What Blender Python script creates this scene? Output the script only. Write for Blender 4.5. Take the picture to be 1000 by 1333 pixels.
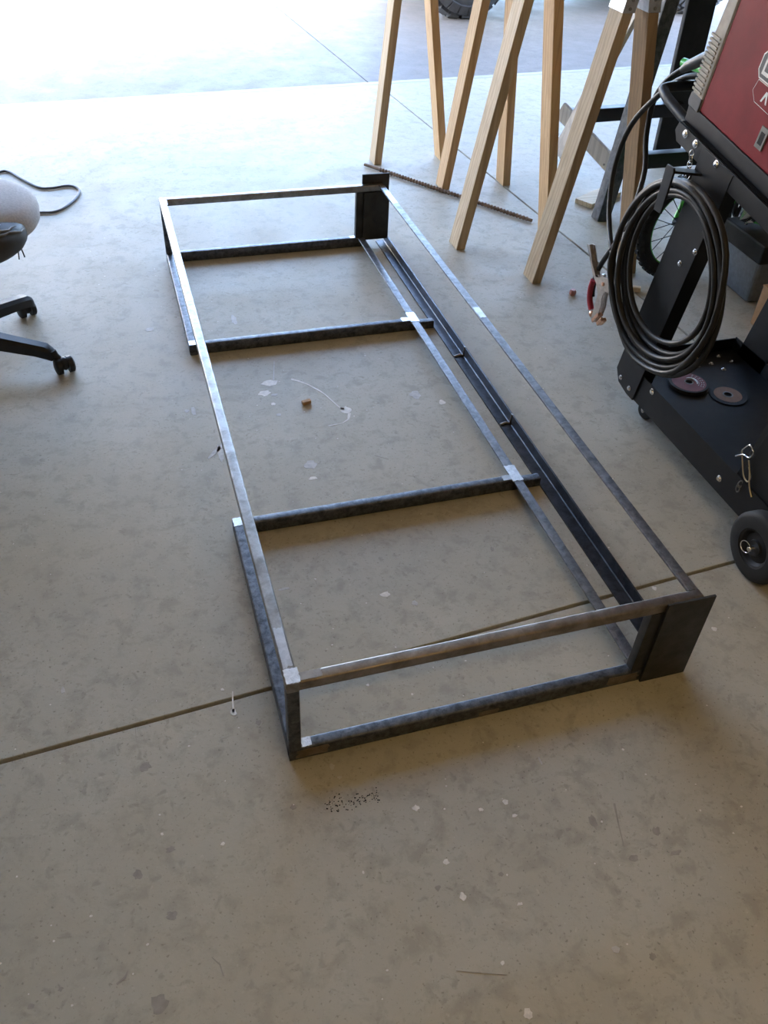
import bpy, bmesh, math, random
from mathutils import Vector, Matrix
random.seed(7)
for o in list(bpy.data.objects): bpy.data.objects.remove(o, do_unlink=True)
SC = bpy.context.scene
COL = SC.collection
PI = math.pi
V = Vector

# ------------------------------------------------------------------ camera
cam_d = bpy.data.cameras.new('camera'); cam = bpy.data.objects.new('camera', cam_d); COL.objects.link(cam)
YAW, PITCH, ROLL, FPX = 0.3299, 0.7223, -0.0576, 1107.56
fw = V((math.sin(YAW)*math.cos(PITCH), math.cos(YAW)*math.cos(PITCH), -math.sin(PITCH)))
rt = V((math.cos(YAW), -math.sin(YAW), 0)); dn = fw.cross(rt)
rt2 = rt*math.cos(ROLL) + dn*math.sin(ROLL); dn2 = dn*math.cos(ROLL) - rt*math.sin(ROLL)
R3 = Matrix((rt2, -dn2, -fw)).transposed()
cam.matrix_world = Matrix.Translation((-0.153, -0.9356, 1.5)) @ R3.to_4x4()
cam_d.sensor_fit = 'HORIZONTAL'; cam_d.sensor_width = 36.0; cam_d.lens = 36.0*FPX/1000
cam_d.clip_start = 0.02; cam_d.clip_end = 300
SC.camera = cam

# ------------------------------------------------------------------ world, sun, exposure
SUN_HEAD = V((0.66, 0.75, 0)).normalized(); SUN_EL = math.radians(42)
world = bpy.data.worlds.new('sky'); SC.world = world; world.use_nodes = True
wn = world.node_tree; bg = wn.nodes['Background']
sky = wn.nodes.new('ShaderNodeTexSky'); sky.sky_type = 'NISHITA'; sky.sun_disc = False
sky.sun_elevation = SUN_EL
sky.sun_rotation = math.atan2(-SUN_HEAD.x, -SUN_HEAD.y)
sky.air_density = 1.0; sky.dust_density = 3.5; sky.ozone_density = 1.0
wb = wn.nodes.new('ShaderNodeMix'); wb.data_type = 'RGBA'; wb.blend_type = 'MULTIPLY'; wb.inputs[0].default_value = 1.0
wb.inputs[7].default_value = (0.97, 1.0, 1.05, 1)      # the camera's white balance, set for shade
wn.links.new(sky.outputs[0], wb.inputs[6]); wn.links.new(wb.outputs[2], bg.inputs[0]); bg.inputs[1].default_value = 0.5
sun_d = bpy.data.lights.new('sun', 'SUN'); sun = bpy.data.objects.new('sun', sun_d); COL.objects.link(sun)
sun_d.energy = 9.0; sun_d.angle = math.radians(1.5); sun_d.color = (1.0, 0.90, 0.74)
sd = V((SUN_HEAD.x*math.cos(SUN_EL), SUN_HEAD.y*math.cos(SUN_EL), -math.sin(SUN_EL)))
sun.rotation_euler = sd.to_track_quat('-Z', 'Y').to_euler(); sun.location = (-6, -8, 9)
vs = SC.view_settings
vs.view_transform = 'Standard'; vs.look = 'None'; vs.gamma = 1; vs.use_curve_mapping = False
vs.exposure = 3.08

# ------------------------------------------------------------------ helpers
class MB:
    def __init__(s): s.v = []; s.f = []
    def add(s, vs_, fs):
        k = len(s.v); s.v += [tuple(p) for p in vs_]; s.f += [tuple(i+k for i in f) for f in fs]; return s
    def box(s, x0, x1, y0, y1, z0, z1, M=None):
        p = [V((x, y, z)) for z in (z0, z1) for y in (y0, y1) for x in (x0, x1)]
        if M is not None: p = [M @ q for q in p]
        return s.add(p, [(0,2,3,1), (4,5,7,6), (0,1,5,4), (2,6,7,3), (0,4,6,2), (1,3,7,5)])
    def loft(s, rings, cap=True, closed=False):
        n = len(rings[0]); k = len(rings); vs_ = [p for r in rings for p in r]; fs = []
        for i in range(k if closed else k-1):
            a = i*n; b = ((i+1) % k)*n
            for j in range(n): fs.append((a+j, a+(j+1) % n, b+(j+1) % n, b+j))
        if cap and not closed:
            fs.append(tuple(range(n-1, -1, -1))); fs.append(tuple((k-1)*n+j for j in range(n)))
        return s.add(vs_, fs)
    def bar(s, a, b, w, h, up=(0,0,1), r=0.0, seg=3, w2=None, h2=None):
        a, b = V(a), V(b); d = (b-a).normalized(); side = d.cross(V(up)).normalized(); u = side.cross(d)
        def ring(c, w, h):
            if r <= 0: pts = [(-w/2,-h/2), (w/2,-h/2), (w/2,h/2), (-w/2,h/2)]
            else:
                pts = []
                for cx, cy, a0 in ((w/2-r,-h/2+r,-PI/2), (w/2-r,h/2-r,0), (-w/2+r,h/2-r,PI/2), (-w/2+r,-h/2+r,PI)):
                    for i in range(seg+1):
                        t = a0+PI/2*i/seg; pts.append((cx+r*math.cos(t), cy+r*math.sin(t)))
            return [c+side*x+u*y for x, y in pts]
        return s.loft([ring(a, w, h), ring(b, w2 or w, h2 or h)])
    def tube(s, path, r, n=10, closed=False, taper=None):
        P = [V(p) for p in path]; k = len(P); rings = []; T = []
        for i in range(k):
            if closed: t = P[(i+1) % k]-P[i-1]
            else: t = P[min(i+1, k-1)]-P[max(i-1, 0)]
            T.append(t.normalized())
        ref = V((0,0,1)) if abs(T[0].z) < .9 else V((1,0,0))
        N = T[0].cross(ref).normalized()
        for i in range(k):
            N = (N-T[i]*N.dot(T[i])).normalized(); B = T[i].cross(N)
            rr = r if taper is None else r*taper[i]
            rings.append([P[i]+(N*math.cos(2*PI*j/n)+B*math.sin(2*PI*j/n))*rr for j in range(n)])
        return s.loft(rings, True, closed)
    def lathe(s, prof, c, axis=(0,0,1), n=24, closed=False):
        ax = V(axis).normalized(); ref = V((0,0,1)) if abs(ax.z) < .9 else V((1,0,0))
        e1 = ax.cross(ref).normalized(); e2 = ax.cross(e1); c = V(c)
        rings = [[c+ax*h+(e1*math.cos(2*PI*j/n)+e2*math.sin(2*PI*j/n))*max(r, 1e-5) for j in range(n)] for r, h in prof]
        return s.loft(rings, not closed, closed)
    def prism(s, poly, f0, f1):
        n = len(poly); a = [f0(*p) for p in poly]; b = [f1(*p) for p in poly]
        return s.add(a+b, [tuple(range(n-1,-1,-1)), tuple(range(n, 2*n))]+[(i, (i+1) % n, n+(i+1) % n, n+i) for i in range(n)])
    def ball(s, c, r, n=12, m=8, sc=(1,1,1)):
        c = V(c); rings = []
        for i in range(m+1):
            t = -PI/2+PI*i/m
            rings.append([c+V((sc[0]*r*max(math.cos(t),1e-4)*math.cos(2*PI*j/n), sc[1]*r*max(math.cos(t),1e-4)*math.sin(2*PI*j/n), sc[2]*r*math.sin(t))) for j in range(n)])
        return s.loft(rings)

def spline(pts, n=8, closed=False):
    P = [V(p) for p in pts]; k = len(P); out = []
    for i in range(k if closed else k-1):
        if closed: p0, p1, p2, p3 = P[i-1], P[i], P[(i+1) % k], P[(i+2) % k]
        else: p0, p1, p2, p3 = P[max(i-1,0)], P[i], P[i+1], P[min(i+2,k-1)]
        for j in range(n):
            t = j/n
            out.append(0.5*((2*p1)+(p2-p0)*t+(2*p0-5*p1+4*p2-p3)*t*t+(3*p1-p0-3*p2+p3)*t**3))
    if not closed: out.append(P[-1])
    return out

def root_loc(o):
    return o.matrix_world.translation if o.parent is None else root_loc(o.parent)
ROOT = {}
def obj(name, mb, mat, parent=None, smooth=None, bevel=0, bseg=2, base=None):
    """mesh given in world coordinates"""
    org = V(base) if base is not None else (ROOT[parent.name] if parent else V((0,0,0)))
    me = bpy.data.meshes.new(name)
    me.from_pydata([tuple(V(p)-org) for p in mb.v], [], mb.f); 
    bm = bmesh.new(); bm.from_mesh(me); bmesh.ops.recalc_face_normals(bm, faces=bm.faces); bm.to_mesh(me); bm.free()
    o = bpy.data.objects.new(name, me); COL.objects.link(o)
    me.materials.append(mat)
    if smooth is not None:
        for p in me.polygons: p.use_smooth = True
        me.set_sharp_from_angle(angle=math.radians(smooth))
    if bevel:
        m = o.modifiers.new('bevel', 'BEVEL'); m.width = bevel; m.segments = bseg; m.limit_method = 'ANGLE'; m.angle_limit = math.radians(40)
    if parent: o.parent = parent; ROOT[o.name] = org
    else: o.location = org; ROOT[o.name] = org
    return o
def thing(name, label, cat, loc, group=None):
    o = bpy.data.objects.new(name, None); COL.objects.link(o); o.location = loc; o.empty_display_size = .1
    ROOT[o.name] = V(loc); o['label'] = label; o['category'] = cat
    if group: o['group'] = group
    return o
def tag(o, label, cat, group=None, kind=None):
    o['label'] = label; o['category'] = cat
    if group: o['group'] = group
    if kind: o['kind'] = kind
    return o
def struct(o, label=None):
    o['kind'] = 'structure'
    if label: o['label'] = label
    return o

# ------------------------------------------------------------------ materials
def nmat(name, build=None, color=(.5,.5,.5), rough=.5, metal=0.0, coat=0.0, spec=.5):
    m = bpy.data.materials.new(name); m.use_nodes = True; nt = m.node_tree; b = nt.nodes['Principled BSDF']
    b.inputs['Base Color'].default_value = (*color, 1); b.inputs['Roughness'].default_value = rough
    b.inputs['Metallic'].default_value = metal; b.inputs['Coat Weight'].default_value = coat
    b.inputs['Specular IOR Level'].default_value = spec
    if build: build(nt, b)
    return m
class N:
    def __init__(s, nt): s.nt = nt; s.tc = nt.nodes.new('ShaderNodeTexCoord')
    def co(s, scale=(1,1,1), rot=(0,0,0)):
        mp = s.nt.nodes.new('ShaderNodeMapping'); mp.inputs['Scale'].default_value = scale; mp.inputs['Rotation'].default_value = rot
        s.nt.links.new(s.tc.outputs['Object'], mp.inputs[0]); return mp.outputs[0]
    def noise(s, co, scale, detail=4, rough=.55, dist=0):
        n = s.nt.nodes.new('ShaderNodeTexNoise'); n.inputs['Scale'].default_value = scale; n.inputs['Detail'].default_value = detail
        n.inputs['Roughness'].default_value = rough; n.inputs['Distortion'].default_value = dist
        s.nt.links.new(co, n.inputs['Vector']); return n.outputs['Fac']
    def ramp(s, fac, stops):
        r = s.nt.nodes.new('ShaderNodeValToRGB'); e = r.color_ramp.elements
        while len(e) < len(stops): e.new(.5)
        for i, (p, c) in enumerate(stops):
            e[i].position = p; e[i].color = (c, c, c, 1) if not hasattr(c, '__len__') else (*c, 1)
        s.nt.links.new(fac, r.inputs[0]); return r.outputs[0]
    def mix(s, fac, a, b, mode='MIX'):
        m = s.nt.nodes.new('ShaderNodeMix'); m.data_type = 'RGBA'; m.blend_type = mode
        for k, x in ((0, fac), (6, a), (7, b)):
            if hasattr(x, 'is_linked') or hasattr(x, 'links'): s.nt.links.new(x, m.inputs[k])
            elif k == 0: m.inputs[0].default_value = x
            else: m.inputs[k].default_value = (*x, 1)
        return m.outputs[2]
    def bump(s, h, strength, dist, b):
        n = s.nt.nodes.new('ShaderNodeBump'); n.inputs['Strength'].default_value = strength; n.inputs['Distance'].default_value = dist
        s.nt.links.new(h, n.inputs['Height']); s.nt.links.new(n.outputs[0], b.inputs['Normal'])
    def to(s, out, inp): s.nt.links.new(out, inp)

def concrete(c1, c2, c3, rlo, rhi, speck=True):
    def f(nt, b):
        n = N(nt); co = n.co()
        a = n.noise(co, 2.6, 8, .7, .4)
        col = n.mix(n.ramp(a, [(.3, 0.0), (.7, 1.0)]), c1, c2)
        bl = n.noise(co, 19, 6, .65, .3)
        col = n.mix(n.ramp(bl, [(.36, .75), (.5, 0.0)]), col, c3)
        if speck:
            sp = n.noise(co, 38, 3, .6, .5)
            col = n.mix(n.ramp(sp, [(.60, 0.0), (.70, .55)]), col, tuple(x*.68 for x in c1))
            s2 = n.noise(co, 150, 2, .5)
            col = n.mix(n.ramp(s2, [(.63, 0.0), (.73, .7)]), col, tuple(x*.5 for x in c1))
            s3 = n.noise(co, 90, 2, .5)
            col = n.mix(n.ramp(s3, [(.2, .35), (.34, 0.0)]), col, tuple(min(1, x*1.35) for x in c2))
            # worn tan patches
            s4 = n.noise(n.co((1,1,1), (0,0,.7)), 1.1, 3, .5)
            col = n.mix(n.ramp(s4, [(.5, 0.0), (.75, .35)]), col, (c2[0]*1.05, c2[1]*.98, c2[2]*.86))
        n.to(col, b.inputs['Base Color'])
        rr = n.ramp(n.noise(co, 6, 5, .6), [(.3, rlo), (.7, rhi)])
        n.to(rr, b.inputs['Roughness'])
        n.bump(n.noise(co, 60, 4, .6), .12, .004, b)
    return f
M = {}
M['floor'] = nmat('sealed concrete', concrete((.410,.372,.295), (.485,.446,.360), (.345,.312,.248), .42, .58), spec=.125)
M['drive'] = nmat('broom finished concrete', concrete((.166,.143,.120), (.195,.169,.143), (.148,.128,.108), .55, .75), spec=.4)
M['lip'] = nmat('pale concrete lip', concrete((.30,.285,.26), (.34,.325,.30), (.28,.265,.24), .5, .7, False), spec=.4)
M['joint'] = nmat('joint dirt', color=(.10,.085,.065), rough=.95)
def plaster(c):
    def f(nt, b):
        n = N(nt); h = n.noise(n.co(), 45, 4, .6); n.bump(h, .25, .004, b)
        n.to(n.mix(n.ramp(n.noise(n.co(), 1.5, 3), [(.3, 0.), (.7, 1.)]), c, tuple(x*.92 for x in c)), b.inputs['Base Color'])
    return f
M['wall'] = nmat('drywall', plaster((.25,.20,.145)), rough=.85)
M['ceil'] = nmat('ceiling drywall', plaster((.36,.295,.215)), rough=.9)
M['stucco'] = nmat('stucco', plaster((.58,.52,.44)), rough=.9)
M['paleStucco'] = nmat('pale stucco', plaster((.74,.72,.68)), rough=.9)
M['roof'] = nmat('roof shingle', color=(.20,.17,.15), rough=.9)
M['lawn'] = nmat('dry ground', plaster((.32,.28,.20)), rough=.95)
M['road'] = nmat('asphalt', plaster((.16,.16,.16)), rough=.9)

def steel(c1, c2, sc, r1, r2, metal, streak=(1,1,1), bumpy=.1):
    def f(nt, b):
        n = N(nt); co = n.co(streak)
        a = n.noise(co, sc, 6, .68, .4)
        n.to(n.mix(n.ramp(a, [(.36, 0.0), (.62, 1.0)]), c1, c2), b.inputs['Base Color'])
        n.to(n.ramp(n.noise(co, sc*2.1, 4, .6), [(.3, r1), (.7, r2)]), b.inputs['Roughness'])
        b.inputs['Metallic'].default_value = metal
        n.bump(n.noise(n.co(), 260, 3, .6), bumpy, .002, b)
    return f
M['mill'] = nmat('mill scale steel', steel((.045,.048,.056), (.14,.15,.17), 55, .38, .58, .75))
M['tube'] = nmat('bare steel tube', steel((.20,.185,.17), (.36,.345,.33), 26, .30, .46, .9))
M['tubebrown'] = nmat('oily brown steel tube', steel((.18,.15,.125), (.30,.265,.235), 22, .30, .44, .9))
M['flat'] = nmat('grey flat bar steel', steel((.11,.115,.125), (.24,.245,.26), 45, .36, .5, .85))
M['angle'] = nmat('dark angle steel', steel((.030,.033,.040), (.075,.08,.095), 30, .30, .46, .7))
M['plate'] = nmat('dark plate steel', steel((.030,.029,.028), (.055,.052,.048), 18, .42, .58, .5))
M['ground'] = nmat('ground bright steel', steel((.55,.56,.58), (.75,.76,.78), 90, .30, .45, .85, bumpy=.4))
M['rust'] = nmat('rusty steel', steel((.13,.075,.045), (.24,.15,.09), 60, .6, .85, .3, bumpy=.4))
M['bead'] = nmat('weld bead', steel((.20,.19,.18), (.40,.38,.35), 120, .3, .5, .85, bumpy=.5))

def wood(c1, c2, c3, axis=2):
    def f(nt, b):
        n = N(nt); s1 = [26, 26, 26]; s1[axis] = 1.3; s2 = [90, 90, 90]; s2[axis] = 2.5
        a = n.noise(n.co(tuple(s1)), 1.0, 4, .55, 1.4)
        col = n.mix(n.ramp(a, [(.35, 0.0), (.65, 1.0)]), c1, c2)
        g = n.noise(n.co(tuple(s2)), 1.0, 3, .6, .8)
        col = n.mix(n.ramp(g, [(.52, 0.0), (.70, .7)]), col, c3)
        wv = nt.nodes.new('ShaderNodeTexWave'); wv.wave_type = 'RINGS'; wv.rings_direction = 'SPHERICAL'
        wv.inputs['Scale'].default_value = 1.0; wv.inputs['Distortion'].default_value = 5.0; wv.inputs['Detail'].default_value = 2.5; wv.inputs['Detail Scale'].default_value = 1.2
        s3 = [17, 17, 17]; s3[axis] = 1.6; nt.links.new(n.co(tuple(s3)), wv.inputs['Vector'])
        col = n.mix(n.ramp(wv.outputs['Fac'], [(.62, 0.0), (.95, .55)]), col, c3)
        kn = n.noise(n.co((7, 7, 3.5)), 1.0, 2, .4)
        col = n.mix(n.ramp(kn, [(.71, 0.0), (.77, .8)]), col, tuple(x*.45 for x in c3))
        n.to(col, b.inputs['Base Color']); b.inputs['Roughness'].default_value = .62
        n.bump(g, .15, .002, b)
    return f
M['pine'] = nmat('orange pine', wood((.54,.33,.155), (.60,.39,.20), (.40,.225,.095)))
M['pine2'] = nmat('weathered pine', wood((.44,.315,.18), (.51,.38,.235), (.31,.21,.115)))
M['pine3'] = nmat('brown pine', wood((.36,.225,.115), (.42,.27,.14), (.24,.145,.07)))
M['paleboard'] = nmat('pale painted board', wood((.55,.50,.44), (.62,.57,.50), (.40,.36,.31)))
M['offcut'] = nmat('pale plywood', wood((.66,.55,.38), (.72,.61,.43), (.5,.38,.22), 0))

def paint(c, r1, r2, sc=30):
    def f(nt, b):
        n = N(nt); a = n.noise(n.co(), sc, 5, .6)
        n.to(n.mix(n.ramp(a, [(.35, 0.), (.7, 1.)]), c, tuple(x*1.35 for x in c)), b.inputs['Base Color'])
        n.to(n.ramp(n.noise(n.co(), sc*.4, 4, .6), [(.3, r1), (.7, r2)]), b.inputs['Roughness'])
    return f
M['black'] = nmat('black powder coat', paint((.010,.010,.011), .38, .52), spec=.25)
M['blackflat'] = nmat('black matte', paint((.012,.012,.012), .55, .75), spec=.25)
M['blackplastic'] = nmat('black plastic', paint((.020,.020,.022), .42, .6), spec=.25)
M['greyplastic'] = nmat('dark grey plastic', paint((.05,.05,.052), .42, .55))
M['rubber'] = nmat('black rubber', paint((.016,.016,.016), .6, .8), spec=.25)
M['oldrubber'] = nmat('dusty rubber', paint((.055,.055,.058), .7, .85))
M['cable'] = nmat('cable jacket', paint((.022,.020,.018), .40, .5), spec=.25)
M['cord'] = nmat('grey cord', paint((.075,.075,.08), .5, .6))
M['chrome'] = nmat('zinc bolt', color=(.75,.75,.76), rough=.22, metal=1.0)
M['wire'] = nmat('brass wire', color=(.72,.62,.42), rough=.3, metal=1.0)
M['galv'] = nmat('galvanised sheet', steel((.42,.43,.45), (.58,.59,.61), 40, .3, .45, .9))
M['darksheet'] = nmat('dark sheet bracket', steel((.05,.052,.058), (.11,.115,.125), 40, .35, .5, .7))
M['clampmetal'] = nmat('tarnished steel', steel((.36,.31,.27), (.50,.44,.38), 60, .35, .5, .8))
M['copper'] = nmat('copper', steel((.62,.33,.20), (.78,.48,.33), 80, .25, .4, 1.0))
M['red'] = nmat('dark red paint', paint((.205,.016,.022), .45, .6, 9), spec=.16)
M['redboot'] = nmat('red vinyl', paint((.38,.020,.03), .4, .5))
M['bezel'] = nmat('beige plastic', paint((.30,.27,.225), .45, .55))
M['white'] = nmat('white print', color=(.80,.79,.77), rough=.4)
M['greyprint'] = nmat('charcoal print', color=(.045,.045,.05), rough=.4)
M['greyframe'] = nmat('grey plastic', paint((.16,.15,.14), .45, .55))
M['green'] = nmat('green paint', color=(.08,.50,.07), rough=.28, coat=.4)
M['tote'] = nmat('blue grey plastic', paint((.13,.15,.18), .5, .65, 60))
M['card'] = nmat('cardboard', paint((.36,.22,.12), .8, .9, 20))
M['darkbox'] = nmat('dark brown box', paint((.055,.045,.035), .5, .6, 20))
M['orange'] = nmat('orange print', color=(.75,.25,.05), rough=.5)
M['fabric'] = nmat('worn grey fabric', paint((.43,.405,.40), .85, .95, 160))
M['leather'] = nmat('cracked dark leather', paint((.030,.027,.025), .45, .65, 50))
M['leatherlight'] = nmat('peeled leather edge', paint((.20,.19,.18), .5, .7, 50))
M['disc'] = nmat('abrasive disc', paint((.020,.020,.021), .7, .9, 200))
M['labelred'] = nmat('dusty red label', paint((.15,.045,.05), .5, .65, 60))
M['labelgold'] = nmat('orange brown label', paint((.17,.085,.045), .5, .65, 40))
M['paintfleck'] = nmat('dried paint', paint((.62,.58,.52), .6, .75, 90))
M['palepaint'] = nmat('thin paint smear', paint((.42,.40,.37), .55, .7, 70))
M['stain'] = nmat('oil stain', paint((.27,.24,.195), .45, .6, 60))
M['yellow'] = nmat('yellow mark', color=(.55,.48,.16), rough=.6)
M['pink'] = nmat('pink copper', color=(.62,.26,.22), rough=.4)
M['chip'] = nmat('wood chip', paint((.36,.20,.09), .7, .8, 90))
M['tanchip'] = nmat('tan shaving', paint((.62,.46,.27), .7, .8, 90))
M['utv'] = nmat('dark grey body plastic', paint((.035,.037,.04), .4, .55))
M['lamp'] = nmat('lamp diffuser', color=(.9,.88,.82), rough=.5)  # warm glow for the added fill unit behind the camera
_b = M['lamp'].node_tree.nodes['Principled BSDF']; _b.inputs['Emission Color'].default_value = (1.0, .70, .29, 1); _b.inputs['Emission Strength'].default_value = 3.9
M['lampcool'] = nmat('cool lamp diffuser', color=(.9,.9,.9), rough=.5)  # weaker glow for the added fill unit over the frame
_b = M['lampcool'].node_tree.nodes['Principled BSDF']; _b.inputs['Emission Color'].default_value = (1.0, .80, .55, 1); _b.inputs['Emission Strength'].default_value = 0.6
M['amber'] = nmat('crumpled foil', color=(.7,.7,.66), rough=.2, metal=1.0)

# ------------------------------------------------------------------ setting (garage axes turned 4.1 degrees from the steel frame)
GA = math.radians(4.1); gc, gs = math.cos(GA), math.sin(GA)
MG = Matrix.Rotation(GA, 4, 'Z')
VT = 4.39          # end of the garage slab
def gbox(mb, u0, u1, v0, v1, z0, z1): return mb.box(u0, u1, v0, v1, z0, z1, MG)
floor = struct(obj('floor', gbox(MB(), -1.9, 4.9, -3.6, VT-.002, -.16, -.018), M['joint']), 'sealed grey concrete garage floor cut by narrow joints')
UJ, VJ, JW = 1.83, .186, .0045
for (u0, u1, v0, v1) in ((-1.9, UJ-JW, VJ+JW, VT), (UJ+JW, 4.9, VJ+JW, VT), (-1.9, UJ-JW, -3.6, VJ-JW), (UJ+JW, 4.9, -3.6, VJ-JW)):
    obj('slab', gbox(MB(), u0, u1, v0, v1, -.0178, 0), M['floor'], floor, bevel=.0015, bseg=1)
# sloped lip of the threshold
lip = MB()
lip.prism([(VT+.004, -.2), (VT+.004, -.002), (VT+.02, -.001), (4.50, -.014), (4.50, -.2)], lambda v, z: MG @ V((-1.9, v, z)), lambda v, z: MG @ V((4.9, v, z)))
struct(obj('trim_1', lip, M['lip']), 'pale sloped concrete lip across the garage doorway')
drive = struct(obj('floor_driveway', gbox(MB(), -12, 16, 4.502, 16, -.3, -.04), M['joint']), 'pale concrete driveway outside the garage door')
for (u0, u1, v0, v1) in ((-3.2, 1.805, 4.502, 8.4), (1.812, 6.4, 4.502, 8.4), (-3.2, 1.805, 8.408, 12.5), (1.812, 6.4, 8.408, 12.5)):
    obj('slab', gbox(MB(), u0, u1, v0, v1, -.0398, -.016), M['drive'], drive, bevel=.002, bseg=1)
struct(obj('ground_outside', gbox(MB(), -40, 40, 4.6, 60, -.5, -.32), M['lawn']), 'dry ground around the driveway')
struct(obj('ground_road', gbox(MB(), -40, 40, 16.0, 24, -.31, -.06), M['road']), 'asphalt road past the driveway')
DU0, DU1, DH = -1.7, 4.6, 2.45  # unseen walls and ceiling guessed around the doorway, added to light the room
struct(obj('wall_left', gbox(MB(), -2.05, -1.9, -3.6, 4.55, -.1, 2.75), M['wall']), 'tan left garage wall')
struct(obj('wall_right', gbox(MB(), 4.9, 5.05, -3.6, 4.55, -.1, 2.75), M['wall']), 'tan right garage wall')
struct(obj('wall_back', gbox(MB(), -2.05, 5.05, -3.75, -3.6, -.1, 2.75), M['wall']), 'tan wall at the closed end of the garage')
fr = MB(); gbox(fr, -1.9, DU0, 4.40, 4.55, .0, 2.75); gbox(fr, DU1, 4.9, 4.40, 4.55, .0, 2.75); gbox(fr, DU0, DU1, 4.40, 4.55, DH, 2.75)
struct(obj('wall_front', fr, M['stucco']), 'stucco wall around the open garage door')
struct(obj('ceiling', gbox(MB(), -2.05, 5.05, -3.75, 4.55, 2.75, 2.85), M['ceil']), 'garage ceiling')
rf = MB(); rf.prism([(-4.3, 2.86), (5.7, 2.86), (.35, 4.6)], lambda v, z: MG @ V((-2.4, v, z)), lambda v, z: MG @ V((5.4, v, z)))  # eave drawn out past the wall to cut high sky light at the doorway
struct(obj('ceiling_roof', rf, M['roof']), 'shingled roof over the garage')

# unseen house across the road, put in to throw sunlight back indoors
nh = thing('house', 'pale stucco house across the road facing the garage', 'house', (-6, 25, -.3))
obj('wall', gbox(MB(), -14, 2.5, 25, 33, -.31, 4.6), M['paleStucco'], nh)
obj('roof', MB().prism([(24.2, 4.6), (33.8, 4.6), (29, 7.2)], lambda v, z: MG @ V((-14.8, v, z)), lambda v, z: MG @ V((3.3, v, z))), M['roof'], nh)
gd = obj('garage_door', gbox(MB(), -5, 0, 24.93, 25, -.3, 2.2), M['white'], nh)
for k in range(3): obj('panel_groove', gbox(MB(), -5, 0, 24.92, 24.94, .3+.6*k, .33+.6*k), M['greyframe'], gd)
for u in (-12, -8, .6): 
    w_ = obj('window', gbox(MB(), u, u+1.6, 24.93, 25, .9, 2.3), M['white'], nh); obj('pane', gbox(MB(), u+.08, u+1.52, 24.92, 24.95, .98, 2.22), M['greyprint'], w_)

# two unseen ceiling units, added as warm fill light
def fill_fixture(u, v, label, lm):
    c = MG @ V((u, v, 2.75))
    t = thing('ceiling_light', label, 'ceiling light', tuple(c), 'linear ceiling lights')
    obj('housing', gbox(MB(), u-.62, u+.62, v-.08, v+.08, 2.70, 2.749), M['white'], t, bevel=.01)
    obj('diffuser', gbox(MB(), u-.60, u+.60, v-.06, v+.06, 2.672, 2.70), M[lm], t, bevel=.015)
fill_fixture(.6, -1.6, 'white linear ceiling light behind the camera', 'lamp')
fill_fixture(.9, 1.2, 'white linear ceiling light above the steel frame', 'lampcool')

# ------------------------------------------------------------------ marks on the floor (parts of the floor)
def blob(x, y, rx, ry, rot, name, mat, parent=floor, z=0.0, t=.0006, n=14, rag=.25, seed=None):
    rr = random.Random(seed if seed is not None else int((x*1000+y*77)*10))
    pts = []
    for i in range(n):
        a = 2*PI*i/n; k = 1+rr.uniform(-rag, rag)
        px, py = rx*k*math.cos(a), ry*k*math.sin(a)
        pts.append((x+px*math.cos(rot)-py*math.sin(rot), y+px*math.sin(rot)+py*math.cos(rot)))
    mb = MB().prism(pts, lambda a, b: V((a, b, z-.0002)), lambda a, b: V((a, b, z+t)))
    return obj(name, mb, mat, parent)
def streak(pts, ws, name, mat, parent=floor):
    P = [V((*p, 0)) for p in pts]; L, R_ = [], []
    for i, p in enumerate(P):
        t = (P[min(i+1, len(P)-1)]-P[max(i-1, 0)]).normalized(); nrm = V((-t.y, t.x, 0))
        L.append(p+nrm*ws[i]/2); R_.append(p-nrm*ws[i]/2)
    k = len(P); mb = MB(); vs_ = []
    for z in (-.0002, .0006):
        for p in L: vs_.append(p+V((0,0,z)))
        for p in R_: vs_.append(p+V((0,0,z)))
    fs = []
    for i in range(k-1):
        fs += [(2*k+i, 2*k+i+1, 3*k+i+1, 3*k+i), (i, k+i, k+i+1, i+1), (i, i+1, 2*k+i+1, 2*k+i), (k+i, 3*k+i, 3*k+i+1, k+i+1)]
    fs += [(0, 2*k, 3*k, k), (k-1, 2*k-1, 4*k-1, 3*k-1)]
    return obj(name, mb.add(vs_, fs), mat, parent)
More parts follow.
